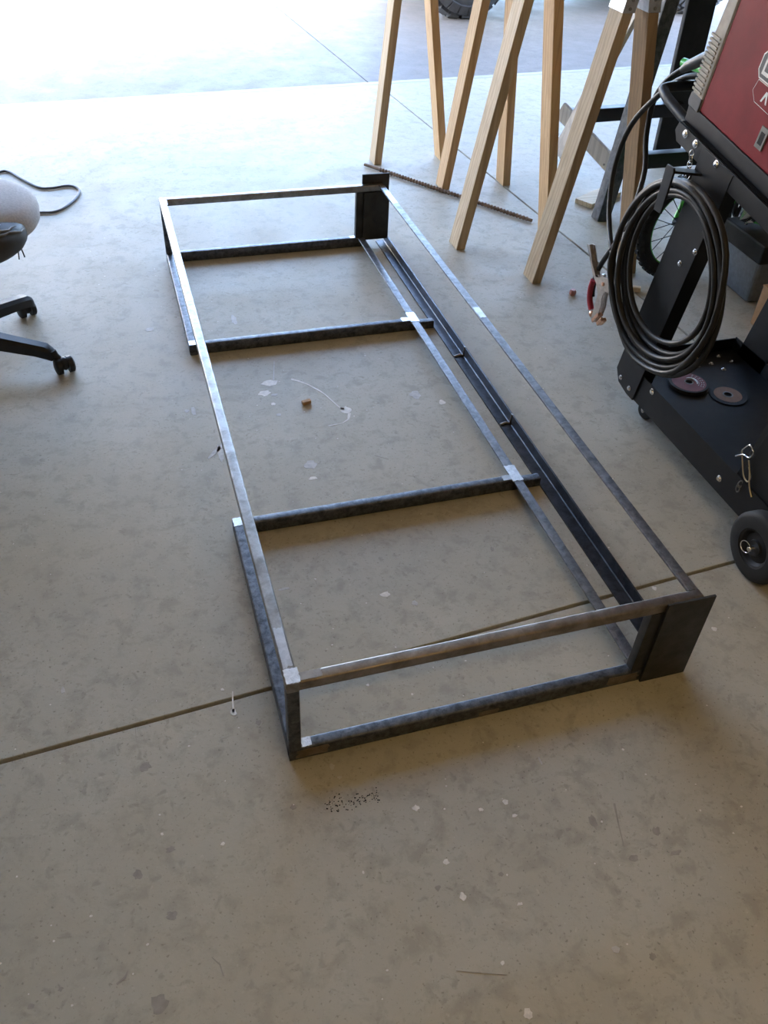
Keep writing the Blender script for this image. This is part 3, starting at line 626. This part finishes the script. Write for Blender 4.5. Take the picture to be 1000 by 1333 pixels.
# badge: outlined rounded plaque with a block letter, and a second outlined plaque below
bad = [(.181, .215), (.181, .247), (.193, .262), (.330, .262), (.330, .200), (.193, .200)][::-1]
lg = flat('logo_outline', bad, WX0-.0012, 'white', wd)
flat('logo_field', grow(bad, -.0035), WX0-.0017, 'greyprint', lg)
flat('letter', [(.197, .211), (.197, .250), (.222, .250), (.232, .240), (.232, .221), (.222, .211)][::-1], WX0-.0022, 'white', lg)
flat('letter_hole', [(.204, .219), (.204, .242), (.219, .242), (.224, .237), (.224, .224), (.219, .219)][::-1], WX0-.0026, 'greyprint', lg)
bad2 = [(.190, .172), (.196, .1985), (.330, .1985), (.330, .150), (.210, .154)][::-1]
lg2 = flat('logo_outline', bad2, WX0-.0012, 'white', wd)
flat('logo_field', grow(bad2, -.0014), WX0-.0017, 'red', lg2)
flat('letter', [(.228, .164), (.233, .164), (.240, .180), (.247, .164), (.252, .164), (.243, .188), (.237, .188)][::-1], WX0-.0022, 'white', lg2)

# ------------------------------------------------------------------ welding leads hung in a coil on the hook
CC = V((1.212, .858, .497))
def ring(x, rad, dy=0, dz=0, a0=0, a1=2*PI, n=40, sq=1.0):
    out = []
    for i in range(n):
        a = a0+(a1-a0)*i/n
        out.append(V((x+.006*math.sin(2*a), CC.y+dy+rad*math.cos(a), CC.z+dz+rad*sq*math.sin(a))))
    return out
def spiral(keys, a0, n=22):
    """keys: one (x, radius, dy, dz) per full turn, running clockwise from angle a0"""
    out = []
    for k in range(len(keys)-1):
        for i in range(n):
            t = i/n; x, r_, dy, dz = (u_*(1-t)+w_*t for u_, w_ in zip(keys[k], keys[k+1])); a = a0-2*PI*t
            out.append(V((x+.006*math.sin(2*a), CC.y+dy+r_*math.cos(a), CC.z+dz+r_*math.sin(a))))
    return out
ld = thing('ground_lead', 'black welding lead coiled on the hook, ending in a steel ground clamp', 'cable', (1.22, .86, .24))
path = [WL(-.02, .115, 1.40), V((1.38, 1.11, .925)), V((1.36, 1.20, .90)), V((1.35, 1.281, .837)), V((1.345, 1.385, .72)), V((1.34, 1.415, .585)), V((1.31, 1.34, .47)), V((1.265, 1.20, .40)), V((1.235, 1.085, .335)), V((1.222, .97, .262))]
path = path[:-1]+spiral(((1.224, .250, .0, -.012), (1.204, .246, .004, .004), (1.228, .224, .002, .014), (1.198, .252, -.004, -.006)), -.62)+[V((1.199, .985, .292)), V((1.199, .88, .247))]
path += [V((1.20, .74, .28)), V((1.20, .66, .36)), V((1.202, .612, .50)), V((1.206, .65, .66)), V((1.21, .76, .738)), V((1.215, .90, .742)), V((1.225, 1.02, .66)), V((1.245, 1.12, .54)), V((1.27, 1.22, .42)), V((1.28, 1.285, .32)), V((1.28, 1.292, .255)), V((1.28, 1.285, .225))]
obj('cable', MB().tube(spline(path, 4), .0082, 9), M['cable'], ld, smooth=60)
KX = 1.272
CM = lambda y, z, dx=0: V((KX+dx, y, z))
obj('boot', MB().tube(spline([CM(1.287, .282), CM(1.292, .25), CM(1.283, .215), CM(1.262, .192)], 4), .0095, 10), M['redboot'], ld, smooth=60)
obj('lug', MB().ball(CM(1.252, .180), .014, sc=(.7, 1, .8)), M['copper'], ld, smooth=60)
# clamp: two arms on a rivet
arm1 = [(1.352, .372), (1.338, .374), (1.282, .312), (1.262, .306), (1.238, .318), (1.190, .334), (1.170, .320), (1.172, .296), (1.205, .284), (1.228, .262), (1.238, .18), (1.222, .170), (1.208, .20), (1.205, .258), (1.19, .268)]
a1 = [(1.356, .374), (1.340, .378), (1.290, .322), (1.265, .304), (1.243, .312), (1.236, .318), (1.200, .330), (1.176, .328), (1.170, .295), (1.195, .288), (1.205, .268), (1.200, .235), (1.212, .18), (1.226, .166), (1.240, .170), (1.236, .20), (1.232, .262), (1.255, .288), (1.280, .300), (1.305, .325)]
cl = obj('clamp_arm', MB().prism(a1, lambda y, z: CM(y, z, -.009), lambda y, z: CM(y, z, -.006)), M['clampmetal'], ld)
a2 = [(y-.004, z) for y, z in a1]
obj('clamp_arm', MB().prism(a2, lambda y, z: CM(y, z, .006), lambda y, z: CM(y, z, .009)), M['clampmetal'], ld)
obj('handle_channel', MB().bar(CM(1.352, .372), CM(1.270, .308), .018, .003, up=(0, .6, .8)), M['clampmetal'], ld)
obj('rivet', MB().lathe([(0, -.014), (.006, -.013), (.006, .013), (0, .014)], CM(1.213, .305), (1,0,0), 12), M['copper'], ld, smooth=40)
obj('jaw', MB().bar(CM(1.232, .166), CM(1.205, .205), .02, .012, up=(0, .8, .5)), M['copper'], ld, bevel=.002)
obj('jaw', MB().bar(CM(1.200, .172), CM(1.180, .200), .02, .012, up=(0, .8, .5)), M['copper'], ld, bevel=.002)
obj('spring', MB().tube([CM(1.235+.008*math.cos(a), .318+.008*math.sin(a), -.006+.012*a/(8*PI)) for a in [PI*i/6 for i in range(48)]], .0012, 5), M['chrome'], ld)

gl = thing('torch_lead', 'black torch cable with thick grip looping from the welder front to the coil', 'cable', (1.22, .80, .26))
path = [V((1.40, 1.25, .918)), V((1.385, 1.315, .862)), V((1.37, 1.335, .80)), V((1.36, 1.315, .71)), V((1.345, 1.26, .635)), V((1.30, 1.20, .56)), V((1.25, 1.14, .50)), V((1.23, 1.105, .46)), V((1.22, 1.06, .36))]
path = path[:-1]+spiral(((1.214, .228, .0, .0), (1.232, .208, .010, .014), (1.202, .222, -.010, .004), (1.216, .190, -.012, .024), (1.207, .172, -.02, .034)), -.45)[:-8]

obj('cable', MB().tube(spline(path, 4), .0080, 9), M['cable'], gl, smooth=60)
obj('grip', MB().tube([WL(-.02, .205, 1.44), V((1.425, 1.12, .985)), V((1.405, 1.205, .942)), V((1.40, 1.255, .914)), V((1.395, 1.275, .898))], .018, 12, taper=[1, 1, .92, .8, .5]), M['greyplastic'], gl, smooth=50)

# ------------------------------------------------------------------ discs on the lower tray
d1 = thing('grinding_disc', 'thick black grinding disc with a red label lying under the coil', 'disc', (1.435, .905, .105))
obj('disc', MB().lathe([(.011, 0), (.0595, 0), (.0605, .001), (.0605, .0098), (.0595, .0107), (.011, .0107)], (1.437, .903, .1052), (0,0,1), 48, True), M['disc'], d1, smooth=30)
dl = obj('label', MB().lathe([(.013, 0), (.052, 0), (.052, .0004), (.013, .0004)], (1.438, .902, .1158), (0,0,1), 40, True), M['labelred'], d1, smooth=30)
mb = MB()
for i in range(7):
    a = -.9+.28*i; 
    for r_ in (.030, .038, .045):
        c = V((1.438+r_*math.cos(a), .902+r_*math.sin(a), .1163)); mb.box(-.0022, .0022, -.0012, .0012, 0, .0002, Matrix.Translation(c) @ Matrix.Rotation(a+PI/2, 4, 'Z'))
obj('small_print', mb, M['palepaint'], dl)['kind'] = 'stuff'
sw = [V((1.438+r_*math.cos(a), .902+r_*math.sin(a), .1168)) for a, r_ in [(1.5-.28*i, .019+.0008*i) for i in range(9)]]
obj('logo_mark', MB().tube(sw, .0032, 6, taper=[.4, .8, 1, 1, 1, 1, .9, .7, .4]), M['white'], dl, smooth=60)
obj('hub_ring', MB().lathe([(.0105, 0), (.014, 0), (.014, .0008), (.0105, .0008)], (1.438, .902, .116), (0,0,1), 24, True), M['greyframe'], d1)
d2 = thing('cutoff_disc', 'single worn disc with orange-brown label lying flat on the cart tray', 'disc', (1.527, .823, .105))
obj('disc', MB().lathe([(.011, 0), (.056, 0), (.0565, .0012), (.056, .0026), (.011, .0026)], (1.527, .823, .1052), (0,0,1), 40, True), M['disc'], d2, smooth=30)
dl = obj('label', MB().lathe([(.016, 0), (.042, 0), (.042, .0004), (.016, .0004)], (1.527, .823, .1078), (0,0,1), 40, True), M['labelgold'], d2, smooth=30)
obj('hub_ring', MB().lathe([(.0115, 0), (.016, 0), (.016, .0008), (.0115, .0008)], (1.527, .823, .1078), (0,0,1), 24, True), M['greyframe'], d2, smooth=30)

# ------------------------------------------------------------------ wheels with knobs (bike, vehicle)
def knobby(parent, name, c, axis, R_, tr_, rim, rimmat, nk=34, rows=(-.55, 0, .55), spokes=0, kmat='rubber', tmat='rubber'):
    c = V(c); ax_ = V(axis).normalized()
    prof = []
    for i in range(16):
        a = 2*PI*i/16; prof.append((R_-tr_+tr_*math.cos(a), tr_*1.05*math.sin(a)))
    w = obj(name, MB().lathe(prof, c, ax_, 48, True), M[tmat], parent, smooth=60)
    ref = V((0,0,1)); e1 = ax_.cross(ref).normalized(); e2 = ax_.cross(e1)
    mb = MB()
    for i in range(nk):
        for j, q in enumerate(rows):
            a = 2*PI*(i+(.5 if j % 2 else 0))/nk; rad = e1*math.cos(a)+e2*math.sin(a); tan = -e1*math.sin(a)+e2*math.cos(a)
            n_ = (rad*math.cos(q*1.5)+ax_*math.sin(q*1.5)); p = c+rad*(R_-tr_)+n_*tr_
            s_ = tr_*.28
            sd_ = n_.cross(tan)
            pts = [p+n_*hh+tan*tx+sd_*sy for hh in (-tr_*.1, tr_*.16) for tx, sy in ((-s_,-s_), (s_,-s_), (s_,s_), (-s_,s_))]
            mb.add(pts, [(3,2,1,0), (4,5,6,7), (0,1,5,4), (1,2,6,5), (2,3,7,6), (3,0,4,7)])
    k = obj('tread_knobs', mb, M[kmat], w); k['kind'] = 'stuff'
    rw_ = tr_*.55
    if spokes:
        obj('rim', MB().lathe([(rim-.014, -rw_), (rim, -rw_), (rim, rw_), (rim-.014, rw_)], c, ax_, 40, True), M[rimmat], w, smooth=30)
        obj('hub', MB().lathe([(0, -.045), (.016, -.045), (.016, -.02), (.01, -.018), (.01, .018), (.016, .02), (.016, .045), (0, .045)], c, ax_, 14), M['blackplastic'], w, smooth=40)
        for i in range(spokes):
            a = 2*PI*i/spokes; rad = e1*math.cos(a)+e2*math.sin(a); a2_ = a+.25*(1 if i % 2 else -1); rh = e1*math.cos(a2_)+e2*math.sin(a2_)
            obj('spoke', MB().tube([c+rh*.014+ax_*(.03 if i % 2 else -.03), c+rad*(rim-.01)], .0016, 5), M['blackplastic'], w)
    else:
        obj('rim', MB().lathe([(0, -rw_*.2), (rim*.25, -rw_*.35), (rim*.3, -rw_*.9), (rim*.45, -rw_*.2), (rim*.85, -rw_*.3), (rim, -rw_*1.6), (rim*1.06, -rw_*1.6), (rim*1.06, rw_*1.6), (rim, rw_*1.6), (rim*.85, rw_*.3), (rim*.45, rw_*.2), (0, rw_*.2)], c, ax_, 32), M[rimmat], w, smooth=40)
    return w

# child's bicycle behind the cart
BD = V((math.sin(math.radians(60)), math.cos(math.radians(60)), 0)); BN = V((BD.y, -BD.x, 0)); BC = V((1.925, 1.775, 0)); WA = math.radians(84); FN = V((math.cos(WA), -math.sin(WA), 0))
bk = thing('bicycle', 'small green and black bicycle with knobby tyres behind the welding cart', 'bicycle', tuple(BC+BD*.32))
BP = lambda s, z, n=0: BC+BD*s+BN*n+V((0,0,z))
RB = .205
knobby(bk, 'front_wheel', BP(0, RB), FN, RB, .027, RB-.040, 'green', 40, (-.6, 0, .6), 20)
knobby(bk, 'rear_wheel', BP(.56, RB), BN, RB, .027, RB-.040, 'green', 40, (-.6, 0, .6), 20)
mb = MB()
for s in (-1, 1): mb.tube([BP(0, RB)+FN*.05*s, BP(.05, .30)+FN*.05*s, BP(.10, .42)+FN*.045*s], .011, 8)
mb.tube([BP(.10, .42, -.045), BP(.10, .42, .045)], .012, 8); obj('fork', mb, M['green'], bk, smooth=50)
obj('frame', MB().tube([BP(.10, .42), BP(.13, .52)], .020, 10).tube([BP(.115, .47), BP(.30, .25), BP(.36, .22)], .016, 10).tube([BP(.36, .22), BP(.40, .45)], .014, 10).tube([BP(.125, .50), BP(.40, .40)], .015, 10).tube([BP(.36, .22, .04), BP(.56, RB, .05)], .009, 8).tube([BP(.36, .22, -.04), BP(.56, RB, -.05)], .009, 8).tube([BP(.40, .40, .02), BP(.56, RB, .05)], .008, 8).tube([BP(.40, .40, -.02), BP(.56, RB, -.05)], .008, 8), M['green'], bk, smooth=50)
obj('handlebar', MB().tube(spline([BP(.20, .70, -.24), BP(.16, .70, -.14), BP(.13, .58, -.06), BP(.13, .56, 0), BP(.13, .58, .06), BP(.16, .70, .14), BP(.20, .70, .24)], 5), .010, 8), M['black'], bk, smooth=50)
for s in (-1, 1): obj('grip', MB().tube([BP(.165, .70, .155*s), BP(.205, .70, .26*s)], .016, 10), M['green'], bk, smooth=50)
obj('saddle', MB().loft([[BP(s, .50+dz, w*math.cos(a)) + V((0,0,.018*math.sin(a))) for a in [2*PI*i/12 for i in range(12)]] for s, w, dz in ((.32, .012, 0), (.34, .025, .005), (.42, .05, .005), (.50, .075, .012), (.53, .06, .012))]), M['blackplastic'], bk, smooth=60)
obj('crank', MB().lathe([(.02, -.003), (.055, -.003), (.055, .003), (.02, .003)], BP(.36, .22, .06), BN, 24, True).bar(BP(.36, .22, .07), BP(.30, .13, .075), .014, .008).bar(BP(.36, .22, -.07), BP(.42, .31, -.075), .014, .008), M['black'], bk, smooth=40)
for s, z, n in ((.30, .13, .11), (.42, .31, -.11)): obj('pedal', MB().bar(BP(s-.04, z, n), BP(s+.04, z, n), .06, .02), M['blackplastic'], bk, bevel=.003)

# tote, boxes and a shiny bundle behind the cart
tt_ = thing('storage_tote', 'blue-grey plastic tote with a thick black lid behind the cart', 'tote', (2.31, 1.60, 0))
obj('body', MB().loft([[V((x, y, 0)) for x, y in ((2.10, 1.50), (2.52, 1.49), (2.53, 1.69), (2.11, 1.70))], [V((x, y, .175)) for x, y in ((2.08, 1.48), (2.54, 1.47), (2.55, 1.71), (2.09, 1.72))]]), M['tote'], tt_, bevel=.012)
obj('lid', MB().loft([[V((x, y, z)) for x, y in ((2.065, 1.465), (2.555, 1.455), (2.565, 1.725), (2.075, 1.735))] for z in (.172, .245)]), M['blackflat'], tt_, bevel=.008)
cb = thing('cardboard_box', 'brown cardboard box at the right edge beyond the cart tray', 'box', (2.15, 1.24, 0))
obj('walls', MB().box(2.02, 2.32, 1.14, 1.36, 0.001, .15), M['card'], cb, bevel=.002)
obj('flap', MB().box(2.018, 2.32, 1.25, 1.362, .150, .1535), M['card'], cb); obj('flap', MB().box(2.018, 2.32, 1.138, 1.249, .150, .1535), M['card'], cb)
db = thing('dark_carton', 'flat dark brown carton with an orange mark on the floor', 'carton', (2.73, 2.17, 0))
mc = Matrix.Translation((2.73, 2.17, 0)) @ Matrix.Rotation(-.25, 4, 'Z')
obj('walls', MB().box(-.13, .13, -.05, .05, .001, .07, mc), M['darkbox'], db, bevel=.002)
obj('print', MB().box(-.11, -.05, -.0505, .0, .02, .05, mc).box(-.11, -.05, -.04, .0, .0695, .0706, mc), M['orange'], db)
sb = thing('foil_bundle', 'crumpled shiny green and silver wrapped bundle under the top rail', 'bundle', (2.13, 1.62, .246))
rr = random.Random(5); mb = MB()
def crumple(c, r, sc, seed):
    q = random.Random(seed); m = MB().ball(c, r, 10, 7, sc); m.v = [tuple(V(p)+V((q.uniform(-1,1), q.uniform(-1,1), q.uniform(-1,1)))*r*.16) for p in m.v]; return m
obj('foil', crumple((2.105, 1.64, .322), .055, (.7, .7, 1.2), 3), M['amber'], sb)
obj('wrap', crumple((2.155, 1.63, .330), .06, (.8, .7, 1.2), 4), M['green'], sb)

# ------------------------------------------------------------------ office chair
OC = V((-.745, 1.71, 0))
oc = thing('office_chair', 'old office chair with torn seat and black five-star base', 'chair', tuple(OC))
a_list = [math.radians(a) for a in (-22, 43, 115, 187, 259)]
cpos = {0: V((-.392, 1.562, 0)), 1: V((-.510, 1.962, 0))}
for i, a in enumerate(a_list):
    d = V((math.cos(a), math.sin(a), 0)); R_ = .335
    e = OC+d*R_; 
    rings = []
    for s, w, z0, z1 in ((.02, .060, .085, .135), (.10, .056, .080, .128), (.22, .050, .068, .108), (.30, .046, .060, .096), (.335, .044, .052, .090), (.350, .036, .045, .078), (.356, .022, .044, .060)):
        c = OC+d*s; n = V((-d.y, d.x, 0))
        rings.append([c+n*w/2*x+V((0,0,z0+(z1-z0)*z)) for x, z in ((-1, .0), (1, .0), (1, .7), (.6, 1), (-.6, 1), (-1, .7))])
    lg_ = obj('base_leg', MB().loft(rings), M['blackplastic'], oc, smooth=35)
    cp = cpos.get(i, e+V((.02, -.02, 0)))
    ca = V((.95, .30, 0)).normalized() if i == 0 else (V((.9, .43, 0)).normalized() if i == 1 else V((-d.y, d.x, 0)))
    wc = V((cp.x, cp.y, .0262))
    cs = obj('caster', MB().lathe([(0, -.010), (.018, -.010), (.022, .0), (.018, .010), (0, .010)], wc+V((0,0,.006)), ca, 20), M['blackplastic'], oc, smooth=50)
    for s in (-1, 1):
        obj('caster_wheel', MB().lathe([(0, -.004), (.018, -.007), (.0262, -.008), (.0262, .006), (.022, .010), (.012, .0125), (0, .0132)], wc+ca*.0185*s, ca*s, 24), M['blackplastic'], cs, smooth=40)
    obj('caster_stem', MB().tube([V((wc.x, wc.y, .03)), V(((wc.x+e.x)/2, (wc.y+e.y)/2, .055)), V((e.x, e.y, .075)) if i > 1 else V((wc.x*.35+e.x*.65, wc.y*.35+e.y*.65, .072))], .012, 10), M['blackplastic'], cs, smooth=50)
obj('hub', MB().lathe([(0, .06), (.045, .06), (.050, .09), (.045, .14), (.03, .15), (0, .15)], OC, (0,0,1), 20), M['blackplastic'], oc, smooth=40)
obj('gas_column', MB().lathe([(0, .15), (.026, .15), (.026, .26), (.015, .262), (.015, .36), (0, .36)], OC, (0,0,1), 18), M['black'], oc, smooth=40)
obj('mechanism', MB().box(OC.x-.10, OC.x+.10, OC.y-.13, OC.y+.13, .352, .392), M['black'], oc, bevel=.006)
def cushion(cx, cy, hx, hy, z0, z1, mat, name, p=4.0, n=40, m=10, parent=oc, rough=0, seed=0):
    q = random.Random(seed); rings = []
    for i in range(m+1):
        t = -PI/2+PI*i/m; k = max(abs(math.cos(t)), 1e-3)**.45; z = (z0+z1)/2+(z1-z0)/2*(math.copysign(abs(math.sin(t))**.7, math.sin(t)))
        r_ = []
        for j in range(n):
            a = 2*PI*j/n; c, s = math.cos(a), math.sin(a); e = (abs(c)**p+abs(s)**p)**(-1/p)
            dz = rough*math.sin(9*a+5*z*30)*.5 if rough else 0
            r_.append(V((cx+hx*k*e*c*(1+q.uniform(-rough, rough)*.3), cy+hy*k*e*s*(1+q.uniform(-rough, rough)*.3), z+dz*.1)))
        rings.append(r_)
    return obj(name, MB().loft(rings), mat, parent, smooth=70)
cushion(-.75, 1.79, .37, .25, .370, .500, M['fabric'], 'seat_cushion', 2.3, 72, 18)
st_ = cushion(-.775, 1.672, .358, .215, .362, .484, M['leather'], 'seat_front', 2.3, 72, 18)
def leather_pt(a, t, g=1.012):
    p = 2.3; c, s_ = math.cos(a), math.sin(a); e = (abs(c)**p+abs(s_)**p)**(-1/p); k = math.cos(t)**.45
    return V((-.775+.358*k*e*c*g, 1.672+.215*k*e*s_*g, .423+.061*abs(math.sin(t))**.7*math.copysign(1, t)*1.02))
for a0, a1, t0, t1, w_ in ((-1.15, -.35, 1.15, .75, .005), (-.95, -.25, .95, .45, .004), (-1.5, -.75, .85, .70, .004), (-.75, -.15, .70, .15, .0035)):
    pts = [leather_pt(a0+(a1-a0)*q/8, t0+(t1-t0)*q/8+.05*math.sin(q*1.9)) for q in range(9)]
    obj('torn_edge', MB().tube(pts, w_, 7, taper=[.2, .6, .9, 1, .8, 1, .9, .6, .2]), M['leatherlight'], st_, smooth=60)
obj('loose_thread', MB().tube([(-.455, 1.66, .385), (-.452, 1.64, .372), (-.454, 1.635, .352)], .002, 5).tube([(-.447, 1.66, .385), (-.441, 1.645, .372), (-.438, 1.64, .355)], .002, 5), M['leather'], st_)
obj('backrest', MB().loft([[V((OC.x-.40+xo, OC.y+.145+w*x, z)) + V((t_*y, 0, 0)) for x, y in ((-1, -.3), (-.8, -1), (.8, -1), (1, -.3), (1, .3), (.8, 1), (-.8, 1), (-1, .3))] for z, w, t_, xo in ((.52, .20, .03, .05), (.60, .25, .055, .03), (.85, .26, .06, -.02), (1.05, .24, .055, -.06), (1.12, .20, .03, -.08))]), M['leather'], oc, smooth=60)
obj('back_bracket', MB().bar((OC.x-.08, OC.y+.1, .375), (OC.x-.36, OC.y+.145, .385), .06, .012).bar((OC.x-.36, OC.y+.145, .38), (OC.x-.40, OC.y+.145, .62), .06, .012, up=(1,0,0)), M['black'], oc)

# cord on the floor behind the chair
cpts = [(-0.722, 3.259, 0.006), (-0.644, 3.361, 0.006), (-0.604, 3.354, 0.006), (-0.549, 3.257, 0.006), (-0.476, 3.14, 0.006), (-0.424, 3.122, 0.006), (-0.345, 3.136, 0.006), (-0.303, 3.082, 0.006), (-0.316, 2.994, 0.006), (-0.363, 2.898, 0.006), (-0.414, 2.849, 0.006), (-0.476, 2.852, 0.006), (-0.567, 2.829, 0.006), (-0.685, 2.787, 0.006)]
cord = thing('power_cord', 'grey power cord looping on the floor behind the office chair', 'cord', (-.4, 3.1, 0))
obj('cable', MB().tube(spline(cpts, 8), .0055, 8), M['cord'], cord, smooth=60)

# ------------------------------------------------------------------ off-road vehicle outside (only the bottom of a tyre shows)
ut = thing('off_road_vehicle', 'dark off-road vehicle on the driveway with a chunky tyre showing', 'vehicle', (3.85, 6.95, -.016))
WR = .36; zc = WR-.016
for x in (2.75, 4.85):
    for y in (6.32, 7.62):
        w = knobby(ut, 'wheel', (x, y, zc), (0.0, 1, 0), WR, .13, .19, 'greyframe', 22, (-.75, -.3, .3, .75), 0, 'oldrubber', 'oldrubber')
obj('chassis', MB().box(2.35, 5.25, 6.55, 7.40, .32, .46), M['utv'], ut, bevel=.02)
obj('axle', MB().bar((2.75, 6.35, zc), (2.75, 7.6, zc), .07, .07), M['black'], ut); obj('axle', MB().bar((4.85, 6.35, zc), (4.85, 7.6, zc), .07, .07), M['black'], ut)
obj('hood', MB().prism([(2.2, .52), (2.2, .78), (2.5, .98), (3.3, 1.05), (3.3, .46)], lambda x, z: V((x, 6.45, z)), lambda x, z: V((x, 7.5, z))), M['utv'], ut, bevel=.04)
for y0, y1 in ((6.14, 6.5), (7.45, 7.81)):
    obj('fender', MB().prism([(2.28, .62), (2.40, .86), (2.75, .94), (3.10, .86), (3.25, .55), (3.2, .55), (3.06, .80), (2.75, .88), (2.44, .80), (2.33, .60)], lambda x, z: V((x, y0, z)), lambda x, z: V((x, y1, z))), M['utv'], ut, bevel=.01)
obj('tub', MB().prism([(3.3, .46), (3.3, .95), (3.5, .62), (4.1, .62), (4.25, .95), (5.35, .98), (5.35, .50)], lambda x, z: V((x, 6.35, z)), lambda x, z: V((x, 7.6, z))), M['utv'], ut, bevel=.02)
for y in (6.68, 7.27): 
    s_ = obj('seat', MB().prism([(3.62, .62), (3.62, .76), (4.05, .74), (4.18, 1.28), (4.28, 1.28), (4.18, .62)], lambda x, z: V((x, y-.22, z)), lambda x, z: V((x, y+.22, z))), M['blackplastic'], ut, bevel=.03)
mb = MB()
for y in (6.42, 7.53): mb.tube(spline([(3.25, y, .98), (3.45, y, 1.40), (3.65, y, 1.80), (3.85, y, 1.88), (4.30, y, 1.86), (4.42, y, 1.75), (4.45, y, .95)], 5), .025, 10)
for p in ((3.66, 1.81), (4.38, 1.82)): mb.tube([(p[0], 6.42, p[1]), (p[0], 7.53, p[1])], .025, 10)
obj('roll_cage', mb, M['black'], ut, smooth=50)

# ------------------------------------------------------------------ small loose things
tag(obj('wood_chip', MB().bar((0.297, 1.213, .007), (0.323, 1.219, .0075), .014, .012, r=.002), M['chip'], base=(0.310, 1.216, 0)), 'small brown wood chip inside the steel frame', 'wood chip')
tag(obj('copper_piece', MB().lathe([(0, 0), (.010, 0), (.013, .006), (.013, .016), (.009, .022), (0, .022)], (1.461, 1.704, 0), (0,0,1), 6), M['pink'], base=(1.461, 1.704, 0)), 'small pinkish copper piece on bare floor beside the nearest sawhorse leg', 'copper piece')
tag(obj('wood_scrap', MB().bar((1.700, 1.690, .010), (1.735, 1.672, .010), .022, .02, r=.004), M['tanchip'], base=(1.715, 1.68, 0)), 'small tan wooden scrap on the floor seen through the cable coil', 'scrap')
